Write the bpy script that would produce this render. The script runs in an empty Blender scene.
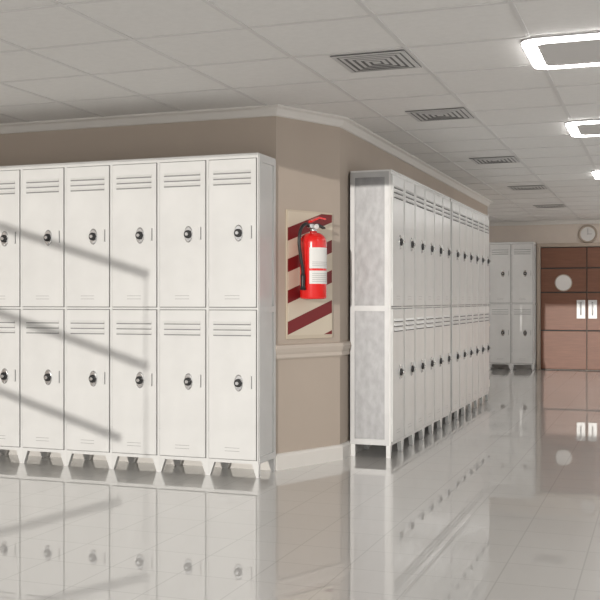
import bpy, bmesh, math
from mathutils import Vector, Matrix

scene = bpy.context.scene
HC = 1.1
CEIL = 2.355

# ------------------------------------------------------------ materials
def mat(name, color, rough=0.5, metal=0.0, coat=0.0, emis=None, estr=0.0, noise=0.0, nscale=8.0, bump=0.0, bscale=60.0, ior=1.5, stretch=None):
    m = bpy.data.materials.new(name); m.use_nodes = True
    nt = m.node_tree; b = nt.nodes['Principled BSDF']
    b.inputs['Base Color'].default_value = (*color, 1)
    b.inputs['Roughness'].default_value = rough
    b.inputs['Metallic'].default_value = metal
    b.inputs['Coat Weight'].default_value = coat
    b.inputs['IOR'].default_value = ior
    if emis:
        b.inputs['Emission Color'].default_value = (*emis, 1)
        b.inputs['Emission Strength'].default_value = estr
    tc = nt.nodes.new('ShaderNodeTexCoord')
    src = tc.outputs['Object']
    if stretch:
        mp_ = nt.nodes.new('ShaderNodeMapping'); mp_.inputs['Scale'].default_value = stretch
        nt.links.new(src, mp_.inputs['Vector']); src = mp_.outputs['Vector']
    if noise > 0:
        n = nt.nodes.new('ShaderNodeTexNoise'); n.inputs['Scale'].default_value = nscale; n.inputs['Detail'].default_value = 4
        nt.links.new(src, n.inputs['Vector'])
        r = nt.nodes.new('ShaderNodeValToRGB')
        r.color_ramp.elements[0].position = 0.3; r.color_ramp.elements[1].position = 0.7
        r.color_ramp.elements[0].color = (*[c*(1-noise) for c in color], 1)
        r.color_ramp.elements[1].color = (*[min(1, c*(1+noise)) for c in color], 1)
        nt.links.new(n.outputs['Fac'], r.inputs['Fac']); nt.links.new(r.outputs['Color'], b.inputs['Base Color'])
    if bump > 0:
        n2 = nt.nodes.new('ShaderNodeTexNoise'); n2.inputs['Scale'].default_value = bscale
        nt.links.new(src, n2.inputs['Vector'])
        bp = nt.nodes.new('ShaderNodeBump'); bp.inputs['Strength'].default_value = bump; bp.inputs['Distance'].default_value = 0.002
        nt.links.new(n2.outputs['Fac'], bp.inputs['Height']); nt.links.new(bp.outputs['Normal'], b.inputs['Normal'])
    return m

M_white = mat('locker_paint', (0.75, 0.75, 0.74), 0.24, noise=0.035, nscale=5, bump=0.12, bscale=25)
M_galv = mat('galvanised_side', (0.29, 0.29, 0.295), 0.42, metal=0.6, noise=0.12, nscale=24, bump=0.2, bscale=30, stretch=(1, 1, 0.6))
M_galv_f = mat('galvanised_frame', (0.47, 0.47, 0.47), 0.38, metal=0.4, noise=0.05, nscale=9)
M_dark = mat('dark_slot', (0.05, 0.05, 0.05), 0.7)
M_lslot = mat('grey_slot', (0.26, 0.26, 0.26), 0.7)
M_gap = mat('locker_inner', (0.20, 0.20, 0.20), 0.7)
M_chrome = mat('chrome', (0.62, 0.62, 0.62), 0.22, metal=1.0)
M_black = mat('black_plastic', (0.015, 0.015, 0.016), 0.35)
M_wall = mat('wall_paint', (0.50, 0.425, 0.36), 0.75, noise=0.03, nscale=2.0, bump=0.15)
M_wall_far = mat('wall_paint_light', (0.72, 0.64, 0.57), 0.75, noise=0.02)
M_rail = mat('rail_paint', (0.58, 0.51, 0.445), 0.5)
M_trim = mat('trim_white', (0.76, 0.735, 0.70), 0.45)
M_tile = mat('ceiling_tile', (0.78, 0.77, 0.755), 0.85, noise=0.02, nscale=30, bump=0.2, bscale=150)
M_tbar = mat('ceiling_tbar', (0.68, 0.67, 0.66), 0.5)
M_glow = mat('lamp_glow', (1, 1, 1), 0.4, emis=(1.0, 0.98, 0.95), estr=11.0)
M_lamp_in = mat('lamp_inner', (0.66, 0.65, 0.64), 0.5)
M_lamp_body = mat('lamp_body', (0.8, 0.8, 0.8), 0.5)
M_vent = mat('vent_metal', (0.58, 0.575, 0.57), 0.45)
M_vdark = mat('vent_dark', (0.18, 0.18, 0.18), 0.7)
M_red = mat('extinguisher_red', (0.80, 0.012, 0.010), 0.22, coat=0.6)
M_label = mat('label_white', (0.80, 0.79, 0.77), 0.5)
M_labgrey = mat('label_grey', (0.40, 0.39, 0.38), 0.5)
M_conc = mat('shadow_rail_grey', (0.6, 0.6, 0.58), 0.6)
M_plate = mat('push_plate', (0.60, 0.60, 0.60), 0.4, metal=0.2)
M_disc = mat('door_disc', (0.78, 0.76, 0.74), 0.3)
M_beige = mat('board_edge', (0.60, 0.52, 0.41), 0.5)

# wood
M_wood = mat('door_wood', (0.26, 0.10, 0.06), 0.45)
nt = M_wood.node_tree; b = nt.nodes['Principled BSDF']
tc = nt.nodes.new('ShaderNodeTexCoord'); mp = nt.nodes.new('ShaderNodeMapping'); mp.inputs['Scale'].default_value = (2, 2, 22)
n = nt.nodes.new('ShaderNodeTexNoise'); n.inputs['Scale'].default_value = 2.0; n.inputs['Detail'].default_value = 5
r = nt.nodes.new('ShaderNodeValToRGB')
r.color_ramp.elements[0].color = (0.15, 0.060, 0.035, 1); r.color_ramp.elements[1].color = (0.25, 0.110, 0.065, 1)
nt.links.new(tc.outputs['Object'], mp.inputs['Vector']); nt.links.new(mp.outputs['Vector'], n.inputs['Vector'])
nt.links.new(n.outputs['Fac'], r.inputs['Fac']); nt.links.new(r.outputs['Color'], b.inputs['Base Color'])
M_frame = mat('door_frame', (0.46, 0.38, 0.31), 0.4)

# floor: polished tiles
M_floor = mat('floor_tiles', (0.6, 0.6, 0.59), 0.3, coat=1.0, ior=1.4)
nt = M_floor.node_tree; b = nt.nodes['Principled BSDF']
b.inputs['Coat IOR'].default_value = 2.0
tc = nt.nodes.new('ShaderNodeTexCoord')
br = nt.nodes.new('ShaderNodeTexBrick'); br.offset = 0.0; br.inputs['Scale'].default_value = 1.0
br.inputs['Brick Width'].default_value = 0.305; br.inputs['Row Height'].default_value = 0.305
br.inputs['Mortar Size'].default_value = 0.0035; br.inputs['Mortar Smooth'].default_value = 0.3
br.inputs['Color1'].default_value = (0.66, 0.65, 0.63, 1); br.inputs['Color2'].default_value = (0.64, 0.63, 0.61, 1)
br.inputs['Mortar'].default_value = (0.52, 0.51, 0.495, 1)
nt.links.new(tc.outputs['Object'], br.inputs['Vector']); nt.links.new(br.outputs['Color'], b.inputs['Base Color'])
nz = nt.nodes.new('ShaderNodeTexNoise'); nz.inputs['Scale'].default_value = 1.3
nt.links.new(tc.outputs['Object'], nz.inputs['Vector'])
mr = nt.nodes.new('ShaderNodeMapRange'); mr.inputs['To Min'].default_value = 0.0; mr.inputs['To Max'].default_value = 0.018
nt.links.new(nz.outputs['Fac'], mr.inputs['Value']); nt.links.new(mr.outputs['Result'], b.inputs['Coat Roughness'])

# hazard board stripes
M_board = mat('stripe_board', (0.8, 0.75, 0.66), 0.5)
nt = M_board.node_tree; b = nt.nodes['Principled BSDF']
tc = nt.nodes.new('ShaderNodeTexCoord'); sx = nt.nodes.new('ShaderNodeSeparateXYZ'); nt.links.new(tc.outputs['Object'], sx.inputs[0])
def math_node(op, a, bv):
    k = nt.nodes.new('ShaderNodeMath'); k.operation = op
    for i, v in enumerate((a, bv)):
        if v is None: continue
        if isinstance(v, (int, float)): k.inputs[i].default_value = v
        else: nt.links.new(v, k.inputs[i])
    return k.outputs[0]
s = math_node('MULTIPLY', sx.outputs['X'], 0.34)
s = math_node('SUBTRACT', sx.outputs['Z'], s)
s = math_node('ADD', s, 0.325 + 0.205*10)
s = math_node('DIVIDE', s, 0.205)
s = math_node('FRACT', s, None)
s = math_node('LESS_THAN', s, 0.42)
mx = nt.nodes.new('ShaderNodeMix'); mx.data_type = 'RGBA'
mx.inputs['A'].default_value = (0.66, 0.585, 0.47, 1); mx.inputs['B'].default_value = (0.19, 0.008, 0.010, 1)
nt.links.new(s, mx.inputs['Factor']); nt.links.new(mx.outputs['Result'], b.inputs['Base Color'])

# ------------------------------------------------------------ mesh builder
class MB:
    def __init__(self):
        self.bm = bmesh.new(); self.mats = []
    def mi(self, m):
        if m not in self.mats: self.mats.append(m)
        return self.mats.index(m)
    def poly_prism(self, pts_a, pts_b, m, smooth=False, caps=True):
        i = self.mi(m)
        va = [self.bm.verts.new(p) for p in pts_a]; vb = [self.bm.verts.new(p) for p in pts_b]
        n = len(va); fs = []
        if caps:
            fs.append(self.bm.faces.new(va[::-1])); fs.append(self.bm.faces.new(vb))
        for k in range(n):
            f = self.bm.faces.new((va[k], va[(k+1) % n], vb[(k+1) % n], vb[k])); f.smooth = smooth; fs.append(f)
        for f in fs: f.material_index = i
        return fs
    def box(self, x0, x1, y0, y1, z0, z1, m, bevel=0.0):
        fs = self.poly_prism([(x0,y0,z0),(x1,y0,z0),(x1,y1,z0),(x0,y1,z0)], [(x0,y0,z1),(x1,y0,z1),(x1,y1,z1),(x0,y1,z1)], m)
        if bevel > 0:
            es = set(e for f in fs for e in f.edges)
            r = bmesh.ops.bevel(self.bm, geom=list(es), offset=bevel, segments=2, affect='EDGES', profile=0.5)
            for f in r['faces']: f.material_index = self.mi(m)
    def lathe(self, prof, c, axis, m, seg=32, smooth=True, sxy=(1, 1)):
        i = self.mi(m); rings = []
        for (rad, h) in prof:
            ring = []
            for k in range(seg):
                a = 2*math.pi*k/seg
                u, v = rad*math.cos(a)*sxy[0], rad*math.sin(a)*sxy[1]
                p = (c[0]+u, c[1]+v, c[2]+h) if axis == 'z' else (c[0]+u, c[1]-h, c[2]+v)
                ring.append(self.bm.verts.new(p))
            rings.append(ring)
        for a, bb in zip(rings, rings[1:]):
            for k in range(seg):
                f = self.bm.faces.new((a[k], a[(k+1) % seg], bb[(k+1) % seg], bb[k])); f.material_index = i; f.smooth = smooth
        f = self.bm.faces.new(rings[0][::-1]); f.material_index = i
        f = self.bm.faces.new(rings[-1]); f.material_index = i
    def tube(self, pts, rad, m, seg=12):
        i = self.mi(m); pts = [Vector(p) for p in pts]; rings = []
        for k, p in enumerate(pts):
            t = (pts[min(k+1, len(pts)-1)] - pts[max(k-1, 0)]).normalized()
            up = Vector((0, 1, 0)) if abs(t.y) < 0.9 else Vector((1, 0, 0))
            a = t.cross(up).normalized(); c = t.cross(a).normalized()
            rings.append([self.bm.verts.new(p + rad*(math.cos(2*math.pi*j/seg)*a + math.sin(2*math.pi*j/seg)*c)) for j in range(seg)])
        for a, c in zip(rings, rings[1:]):
            for j in range(seg):
                f = self.bm.faces.new((a[j], a[(j+1) % seg], c[(j+1) % seg], c[j])); f.material_index = i; f.smooth = True
        f = self.bm.faces.new(rings[0][::-1]); f.material_index = i
        f = self.bm.faces.new(rings[-1]); f.material_index = i
    def mesh(self, name):
        bmesh.ops.recalc_face_normals(self.bm, faces=self.bm.faces[:])
        me = bpy.data.meshes.new(name); self.bm.to_mesh(me); self.bm.free()
        for m in self.mats: me.materials.append(m)
        return me
    def obj(self, name, loc=(0, 0, 0), rotz=0.0, parent=None):
        o = bpy.data.objects.new(name, self.mesh(name)); scene.collection.objects.link(o)
        o.location = loc; o.rotation_euler = (0, 0, rotz); o.parent = parent
        return o

def inst(name, me, loc, rotz=0.0, parent=None):
    o = bpy.data.objects.new(name, me); scene.collection.objects.link(o)
    o.location = loc; o.rotation_euler = (0, 0, rotz); o.parent = parent
    return o

def catmull(pts, n=8):
    P = [Vector(p) for p in pts]; P = [2*P[0]-P[1]] + P + [2*P[-1]-P[-2]]; out = []
    for i in range(1, len(P)-2):
        for k in range(n):
            t = k/n
            out.append(0.5*((2*P[i]) + (-P[i-1]+P[i+1])*t + (2*P[i-1]-5*P[i]+4*P[i+1]-P[i+2])*t*t + (-P[i-1]+3*P[i]-3*P[i+1]+P[i+2])*t**3))
    out.append(P[-2]); return out

# ------------------------------------------------------------ room shell
XL, XR, YB, YF = -8.0, 1.6, -6.0, 16.37
CH_A = (-2.352, 6.10); CH_B = (-2.09, 6.649); WEND = 12.9

mb = MB(); mb.box(XL-0.2, XR+0.2, YB, YF+0.2, -0.1, 0, M_floor); mb.obj('floor')
mb = MB(); mb.box(XL-0.2, XR+0.2, 2.0, YF+0.2, CEIL, CEIL+0.12, M_tile)
mb.obj('ceiling')
mb = MB()
x = -0.6 - 0.6*12
while x < XR:
    mb.box(x-0.011, x+0.011, 2.0, YF, CEIL-0.004, CEIL+0.001, M_tbar); x += 0.6
y = 4.9 - 0.6*4
while y < YF:
    mb.box(XL, XR, y-0.011, y+0.011, CEIL-0.0035, CEIL+0.001, M_tbar); y += 0.6
mb.obj('trim_ceiling_grid')

mb = MB()
path = [(XL-0.2, 6.10), CH_A, CH_B, (-2.09, WEND), (XL-0.2, WEND)]
mb.poly_prism([(p[0], p[1], 0) for p in path], [(p[0], p[1], CEIL) for p in path], M_wall)
mb.obj('wall_locker_bay')
mb = MB(); mb.box(XL-0.2, XR+0.2, 2.0, 2.15, CEIL+0.12, 4.6, M_trim); mb.obj('wall_bulkhead')
mb = MB(); mb.box(XL-0.2, XL, YB, 6.1, 0, 2.355, M_wall_far); mb.obj('wall_left')
mb = MB(); mb.box(XL-0.2, XL, WEND, YF, 0, 2.355, M_wall_far); mb.obj('wall_left_far')
mb = MB(); mb.box(XL-0.2, XR+0.2, YF, YF+0.2, 0, CEIL, M_wall_far); mb.obj('wall_far')
mb = MB()
ZS, ZT = 0.45, 2.25
mb.box(XR, XR+0.2, YB, YF, 0, ZS, M_wall_far); mb.box(XR, XR+0.2, YB, YF, ZT, CEIL, M_wall_far)
ys = [-6.0, -3.0, 0.0, 3.0, 6.0, 9.0, 12.0, 16.1]
for yy in ys: mb.box(XR, XR+0.2, yy, yy+0.27, ZS, ZT, M_wall_far)
mb.obj('wall_right')
for k, yy in enumerate(ys[:-1]):
    mb = MB(); a, c = yy+0.27, ys[k+1]
    for (u0, u1) in ((a, a+0.05), (c-0.05, c), ((a+c)/2-0.025, (a+c)/2+0.025)):
        mb.box(XR+0.05, XR+0.11, u0, u1, ZS, ZT, M_trim)
    mb.box(XR+0.05, XR+0.11, a, c, ZS, ZS+0.05, M_trim); mb.box(XR+0.05, XR+0.11, a, c, ZT-0.05, ZT, M_trim)
    mb.box(XR-0.04, XR+0.05, a-0.03, c+0.03, ZS-0.02, ZS+0.01, M_trim)
    mb.obj('window_%d' % (k+1))

def sweep(name, pts, prof, m):
    n = len(pts); offs = []
    for i in range(n):
        dirs = []
        if i > 0: dirs.append((Vector(pts[i])-Vector(pts[i-1])).normalized())
        if i < n-1: dirs.append((Vector(pts[i+1])-Vector(pts[i])).normalized())
        ns = [Vector((d.y, -d.x)) for d in dirs]
        if len(ns) == 2:
            bis = (ns[0]+ns[1]).normalized(); offs.append(bis/ bis.dot(ns[0]))
        else: offs.append(ns[0])
    mbb = MB(); i = mbb.mi(m); rings = []
    for p, o in zip(pts, offs):
        rings.append([mbb.bm.verts.new((p[0]+o.x*q[0], p[1]+o.y*q[0], q[1])) for q in prof])
    k = len(prof)
    for a, c in zip(rings, rings[1:]):
        for j in range(k): mbb.bm.faces.new((a[j], a[(j+1) % k], c[(j+1) % k], c[j]))
    mbb.bm.faces.new(rings[0]); mbb.bm.faces.new(rings[-1])
    return mbb.obj(name)
wp = [(XL, 6.10), CH_A, CH_B, (-2.09, WEND), (XL, WEND)]
fp = [(XL, YF), (XR, YF)]
crown = [(0, CEIL), (0.055, CEIL), (0.055, CEIL-0.012), (0.035, CEIL-0.022), (0.02, CEIL-0.045), (0.012, CEIL-0.06), (0, CEIL-0.065)]
sweep('trim_crown_bay', wp, crown, M_trim)
sweep('trim_crown_far', fp, crown, M_trim)
base = [(0, 0), (0.022, 0), (0.022, 0.085), (0.012, 0.10), (0, 0.105)]
sweep('baseboard_bay', wp, base, M_trim)
sweep('baseboard_far_left', [(XL, YF), (-1.9, YF)], base, M_trim)
sweep('baseboard_far_right', [(-0.31, YF), (XR, YF)], base, M_trim)
rail = [(0, 0.715), (0.010, 0.715), (0.016, 0.725), (0.012, 0.745), (0.020, 0.760), (0.028, 0.785), (0.022, 0.805), (0, 0.812)]
sweep('trim_chair_rail', wp, rail, M_rail)

# ------------------------------------------------------------ lockers
W, D, H = 0.3445, 0.295, 2.01
def locker_mesh(side_mat, frame_mat, slot_mat, name):
    m = MB()
    z0 = 0.085
    m.box(0.009, W-0.009, 0.014, D-0.002, z0, H-0.012, side_mat)
    for xs in ((-0.002, 0.010), (W-0.010, W+0.002)):
        m.box(xs[0], xs[1], 0.0145, 0.045, z0, H-0.012, frame_mat)
        m.box(xs[0], xs[1], D-0.032, D, z0, H-0.012, frame_mat)
        for zz in ((z0, z0+0.04), (1.022, 1.060), (H-0.05, H-0.012)):
            m.box(xs[0], xs[1], 0.045, D-0.032, zz[0], zz[1], frame_mat)
    m.box(0.008, W-0.008, 0.010, 0.0145, z0+0.01, H-0.02, M_gap)
    m.box(0, 0.008, 0.0, 0.0145, z0, H-0.012, M_white); m.box(W-0.008, W, 0.0, 0.0145, z0, H-0.012, M_white)
    m.box(0.008, W-0.008, 0.0, 0.014, z0, z0+0.02, M_white)
    m.box(0.008, W-0.008, 0.0, 0.014, 1.040, 1.052, M_white)
    m.box(0.008, W-0.008, 0.0, 0.014, H-0.03, H-0.012, M_white)
    m.box(-0.001, W+0.001, -0.006, D, H-0.012, H, M_white, 0.002)
    for (a, c) in ((z0+0.024, 1.036), (1.056, H-0.034)):
        m.box(0.0125, W-0.0125, -0.010, 0.009, a, c, M_white, 0.004)
        for k in range(3):
            zt = c - 0.085 - 0.034*k
            x0, x1 = 0.045, W-0.045
            m.box(x0, x1, -0.0108, -0.006, zt-0.007, zt-0.001, slot_mat)
            m.poly_prism([(x0, -0.010, zt+0.016), (x0, -0.018, zt), (x0, -0.010, zt)],
                         [(x1, -0.010, zt+0.016), (x1, -0.018, zt), (x1, -0.010, zt)], M_white)
        for k in range(2):
            m.box(W*0.5-0.05, W*0.5+0.05, -0.0106, -0.006, a+0.05+0.02*k, a+0.052+0.02*k, M_lslot)
        zc = 1.515 if a > 1 else 0.585
        xc = W*0.63
        m.lathe([(0.036, 0), (0.036, 0.003), (0.031, 0.006)], (xc, -0.010, zc), 'y', M_chrome, 28, sxy=(0.80, 1.45))
        m.lathe([(0.026, 0), (0.026, 0.010), (0.023, 0.013)], (xc, -0.015, zc), 'y', M_black, 24)
        m.lathe([(0.012, 0), (0.011, 0.014), (0.009, 0.016)], (xc, -0.028, zc), 'y', M_chrome, 16)
        m.box(xc-0.008, xc+0.008, -0.022, -0.014, zc-0.047, zc-0.033, M_chrome, 0.002)
        m.box(W-0.052, W-0.042, -0.019, -0.008, zc-0.035, zc+0.045, M_white, 0.002)
        m.box(W-0.0425, W-0.038, -0.0108, -0.006, zc-0.035, zc+0.045, M_gap)
        for zh in (a+0.12, c-0.16): m.box(0.006, 0.014, -0.012, 0.002, zh, zh+0.05, M_white, 0.002)
    for (s0, sgn) in ((0.0, 1), (W, -1)):
        for (y0, y1) in ((0.004, 0.035), (D-0.035, D-0.004)):
            a = [(s0, y0, z0), (s0+sgn*0.045, y0, z0), (s0+sgn*0.016, y0, 0), (s0, y0, 0)]
            c = [(p[0], y1, p[2]) for p in a]
            m.poly_prism(a, c, M_white)
    return m.mesh(name)
LM = locker_mesh(M_white, M_white, M_lslot, 'locker_white'); LG = locker_mesh(M_galv, M_galv_f, M_dark, 'locker_galvanised')
x_end = -2.345
for k in range(9):
    inst('school_locker', LM, (x_end - (k+1)*W, 5.78, 0))
for k in range(12):
    yy = 6.831 + k*W + (0.06 if k >= 6 else 0)
    inst('school_locker', LG, (-1.776, yy, 0), math.radians(90))
for k in range(3):
    inst('school_locker', LM, (-1.885 - (k+1)*W, YF-0.32, 0))

# ------------------------------------------------------------ ceiling lights and vents
def rrect(w, h, r, z, n=6):
    pts = []
    for (cx, cy, a0) in ((w/2-r, h/2-r, 0), (-w/2+r, h/2-r, 90), (-w/2+r, -h/2+r, 180), (w/2-r, -h/2+r, 270)):
        for k in range(n+1):
            a = math.radians(a0 + 90*k/n); pts.append((cx+r*math.cos(a), cy+r*math.sin(a), z))
    return pts
def light_mesh():
    m = MB()
    m.poly_prism(rrect(0.64, 0.64, 0.08, 0.0), rrect(0.64, 0.64, 0.08, -0.006), M_lamp_body)
    o = rrect(0.63, 0.63, 0.08, -0.006); i_ = rrect(0.50, 0.50, 0.06, -0.006)
    o2 = [(p[0], p[1], -0.016) for p in o]; i2 = [(p[0], p[1], -0.016) for p in i_]
    gi = m.mi(M_glow); n = len(o)
    vo, vi, vo2, vi2 = [[m.bm.verts.new(p) for p in L] for L in (o, i_, o2, i2)]
    for k in range(n):
        j = (k+1) % n
        for q in ((vo[k], vo[j], vo2[j], vo2[k]), (vo2[k], vo2[j], vi2[j], vi2[k]), (vi2[k], vi2[j], vi[j], vi[k]), (vi[k], vi[j], vo[j], vo[k])):
            f = m.bm.faces.new(q); f.material_index = gi
    m.poly_prism(rrect(0.495, 0.495, 0.055, -0.0065), rrect(0.495, 0.495, 0.055, -0.015), M_lamp_in)
    return m.mesh('added_fill_light')
LI = light_mesh()
for yy in (5.22, 7.6, 10.45, 13.2, 15.4):
    inst('added_fill_light', LI, (-0.325, yy, CEIL-0.006))
for (xx, yy) in ((-3.0, 13.6), (-3.2, 14.9), (-4.3, 14.6), (-6.0, 14.6)):  # extra lamps added out of view to brighten the far lockers
    inst('added_fill_light', LI, (xx, yy, CEIL-0.006))
def vent_mesh():
    m = MB()
    S = 0.39
    def ring(w0, z0, w1, z1, mt):
        i = m.mi(mt)
        A = [m.bm.verts.new((sx_*w0/2, sy*w0/2, z0)) for sx_, sy in ((-1,-1),(1,-1),(1,1),(-1,1))]
        B = [m.bm.verts.new((sx_*w1/2, sy*w1/2, z1)) for sx_, sy in ((-1,-1),(1,-1),(1,1),(-1,1))]
        for k in range(4):
            j = (k+1) % 4
            f = m.bm.faces.new((A[k],A[j],B[j],B[k])); f.material_index = i
    m.box(-S/2, S/2, -S/2, S/2, -0.004, 0, M_vdark)
    ring(S, -0.0045, S-0.05, -0.006, M_vent)
    for w in (0.32, 0.25, 0.18, 0.11): ring(w, -0.006, w-0.040, -0.0075, M_vent)
    m.box(-0.02, 0.02, -0.02, 0.02, -0.007, -0.005, M_vent)
    return m.mesh('ceiling_vent')
VM = vent_mesh()
for yy in (5.13, 6.74, 9.1, 11.45, 13.8):
    inst('ceiling_vent', VM, (-1.41, yy, CEIL-0.003))

# ------------------------------------------------------------ extinguisher group
dirv = Vector((CH_B[0]-CH_A[0], CH_B[1]-CH_A[1])); L = dirv.length; dirv.normalize()
nrm = Vector((dirv.y, -dirv.x)); PHI = math.atan2(dirv.y, dirv.x)
def chpt(t, out, z):
    return (CH_A[0]+dirv.x*L*t+nrm.x*out, CH_A[1]+dirv.y*L*t+nrm.y*out, z)
mb = MB()
mb.box(-0.218, 0.218, -0.010, 0, -0.425, 0.425, M_beige, 0.002)
mb.box(-0.208, 0.208, -0.013, -0.009, -0.40, 0.412, M_board)
mb.obj('striped_safety_board', chpt(0.50, 0.001, 1.268), PHI)

root = bpy.data.objects.new('fire_extinguisher', None); scene.collection.objects.link(root)
root.location = chpt(0.37, 0.118, 1.105); root.rotation_euler = (0, 0, PHI)
mb = MB(); R = 0.088
prof = [(0.060, 0.0), (R-0.004, 0.004), (R, 0.014), (R, 0.37)]
for k in range(1, 9):
    a = math.pi/2*k/8; prof.append((0.024+(R-0.024)*math.cos(a), 0.37+0.065*math.sin(a)))
prof += [(0.024, 0.445)]
mb.lathe(prof, (0, 0, 0), 'z', M_red, 48); mb.obj('cylinder_body', parent=root)
mb = MB()
mb.lathe([(0.021, 0.440), (0.026, 0.445), (0.026, 0.462), (0.018, 0.467), (0.018, 0.49)], (0, 0, 0), 'z', M_chrome, 24)
mb.box(-0.045, 0.028, -0.015, 0.015, 0.464, 0.492, M_chrome, 0.004)
mb.lathe([(0.017, 0), (0.017, 0.014), (0.014, 0.016)], (0.006, -0.015, 0.474), 'y', M_label, 20)
mb.obj('valve', parent=root)
mb = MB()
def lever(z0, z1, x1, drop, mt):
    a = [(-0.03, -0.014, z0), (x1*0.4, -0.014, z1), (x1, -0.014, z1-drop), (x1, -0.014, z1-drop+0.010), (x1*0.4, -0.014, z1+0.013), (-0.03, -0.014, z0+0.014)]
    mb.poly_prism(a, [(p[0], 0.014, p[2]) for p in a], mt)
lever(0.500, 0.528, 0.105, 0.004, M_red); lever(0.480, 0.484, 0.10, 0.020, M_black)
mb.obj('handle_levers', parent=root)
mb = MB()
hp = catmull([(-0.04, 0, 0.478), (-0.085, -0.01, 0.487), (-0.130, -0.015, 0.45), (-0.145, -0.015, 0.37), (-0.130, -0.015, 0.27), (-0.114, -0.015, 0.2), (-0.108, -0.012, 0.16)])
mb.tube(hp, 0.011, M_black)
mb.lathe([(0.011, 0.17), (0.016, 0.15), (0.014, 0.09), (0.020, 0.06)], (-0.108, -0.012, 0), 'z', M_black, 16)
mb.obj('hose', parent=root)
mb = MB()
def label(z0, z1, a0, a1, mt, rr):
    i = mb.mi(mt); n = 14; prev = None
    for k in range(n+1):
        a = math.radians(a0 + (a1-a0)*k/n)
        cur = [mb.bm.verts.new((rr*math.sin(a), -rr*math.cos(a), z)) for z in (z0, z1)]
        if prev:
            f = mb.bm.faces.new((prev[0], cur[0], cur[1], prev[1])); f.material_index = i; f.smooth = True
        prev = cur
label(0.20, 0.335, -62, 50, M_label, R+0.0008); label(0.10, 0.185, -62, 50, M_label, R+0.0008)
for k in range(5): label(0.112+k*0.013, 0.115+k*0.013, -50, 30, M_labgrey, R+0.0012)
for k in range(3): label(0.215+k*0.012, 0.218+k*0.012, -50, 35, M_labgrey, R+0.0012)
mb.obj('label', parent=root)
mb = MB()
mb.box(-0.02, 0.02, R-0.004, 0.102, 0.05, 0.42, M_chrome, 0.002)
mb.obj('bracket', parent=root)

# ------------------------------------------------------------ far door and clock
DX0, DXM, DX1, DH = -1.807, -1.103, -0.40, 1.93
def leaf(x0, x1, name, hinge_left):
    m = MB(); w = x1-x0
    m.box(0, w, 0.012, 0.045, 0.006, DH, M_wood)
    zs = [0.006, 0.62, 1.22, 1.60, DH]
    for za, zb in zip(zs, zs[1:]):
        m.box(0.004, w-0.004, 0, 0.013, za+0.010, zb-0.010, M_wood, 0.004)
    m.box(0, w, 0.010, 0.0125, 0.006, DH, M_dark)
    m.lathe([(0.135, 0), (0.135, 0.008), (0.120, 0.010)], (w*0.5, 0, 1.37), 'y', M_frame, 36)
    m.lathe([(0.120, 0), (0.120, 0.012)], (w*0.5, 0, 1.37), 'y', M_disc, 36)
    px = (w-0.15, w-0.02) if hinge_left else (0.02, 0.15)
    m.box(px[0], px[1], -0.008, 0, 0.81, 1.10, M_plate, 0.002)
    c = (px[0]+px[1])/2
    m.tube([(c, -0.008, 0.87), (c, -0.05, 0.89), (c, -0.05, 1.04), (c, -0.008, 1.06)], 0.010, M_plate)
    m.obj(name, (x0, YF-0.05, 0))
leaf(DX0, DXM-0.003, 'door_1', True); leaf(DXM+0.003, DX1, 'door_2', False)
mb = MB()
mb.box(DX0-0.06, DX0-0.002, YF-0.07, YF+0.01, 0, DH+0.06, M_frame, 0.003)
mb.box(DX1+0.002, DX1+0.06, YF-0.07, YF+0.01, 0, DH+0.06, M_frame, 0.003)
mb.box(DX0-0.002, DX1+0.002, YF-0.07, YF+0.01, DH+0.004, DH+0.06, M_frame, 0.003)
mb.obj('trim_door_frame')
mb = MB()
mb.lathe([(0.135, 0), (0.145, 0.012), (0.135, 0.03), (0.115, 0.03), (0.110, 0.015)], (0, 0, 0), 'y', M_frame, 36)
mb.lathe([(0.112, 0.0), (0.112, 0.017)], (0, 0, 0), 'y', M_disc, 36)
mb.box(-0.004, 0.004, -0.022, -0.018, -0.01, 0.085, M_labgrey); mb.box(-0.01, 0.06, -0.022, -0.018, -0.004, 0.004, M_labgrey)
mb.obj('wall_clock', (-1.09, YF, 2.13))

# ------------------------------------------------------------ unseen sloping bars added behind the viewer to cast the slanting shadows
KX, KZ = 0.0, 0.094
dY = 7.78
mb = MB()
def rail_line(Xe, ze, slope=0.30):
    xa = Xe - KX*dY; za = ze + KZ*dY
    mb.tube([(XL+0.1, -2.0, za + slope*(xa-(XL+0.1))), (xa, -2.0, za)], 0.030, M_conc)
rail_line(-3.10, 1.26); rail_line(-3.10, 0.67); rail_line(-3.3, 0.20)
for px in (-3.12, -5.6):
    mb.tube([(px, -2.0, 0), (px, -2.0, 1.99)], 0.006, M_conc)
mb.tube([(XL+0.1, -2.0, 0), (XL+0.1, -2.0, 3.4)], 0.02, M_conc)
mb.obj('added_shadow_rails')

# ------------------------------------------------------------ light
w = bpy.data.worlds.new('World'); scene.world = w; w.use_nodes = True
bg = w.node_tree.nodes['Background']; bg.inputs['Color'].default_value = (1.0, 0.985, 0.965, 1); bg.inputs['Strength'].default_value = 1.13
sd = bpy.data.lights.new('sun', 'SUN'); sd.energy = 1.75; sd.angle = math.radians(0.35); sd.color = (1.0, 0.95, 0.88)
so = bpy.data.objects.new('sun', sd); scene.collection.objects.link(so)
so.rotation_euler = Vector((KX, 1.0, -KZ)).to_track_quat('-Z', 'Y').to_euler()

# ------------------------------------------------------------ camera
cd = bpy.data.cameras.new('camera'); cam = bpy.data.objects.new('camera', cd); scene.collection.objects.link(cam)
cd.sensor_width = 36; cd.lens = 36*1010/600; cd.clip_end = 200
cam.location = (0, 0, HC); cam.rotation_euler = (math.radians(90), 0, math.radians(19.72))
scene.camera = cam
scene.view_settings.view_transform = 'Standard'
scene.view_settings.exposure = 0.0
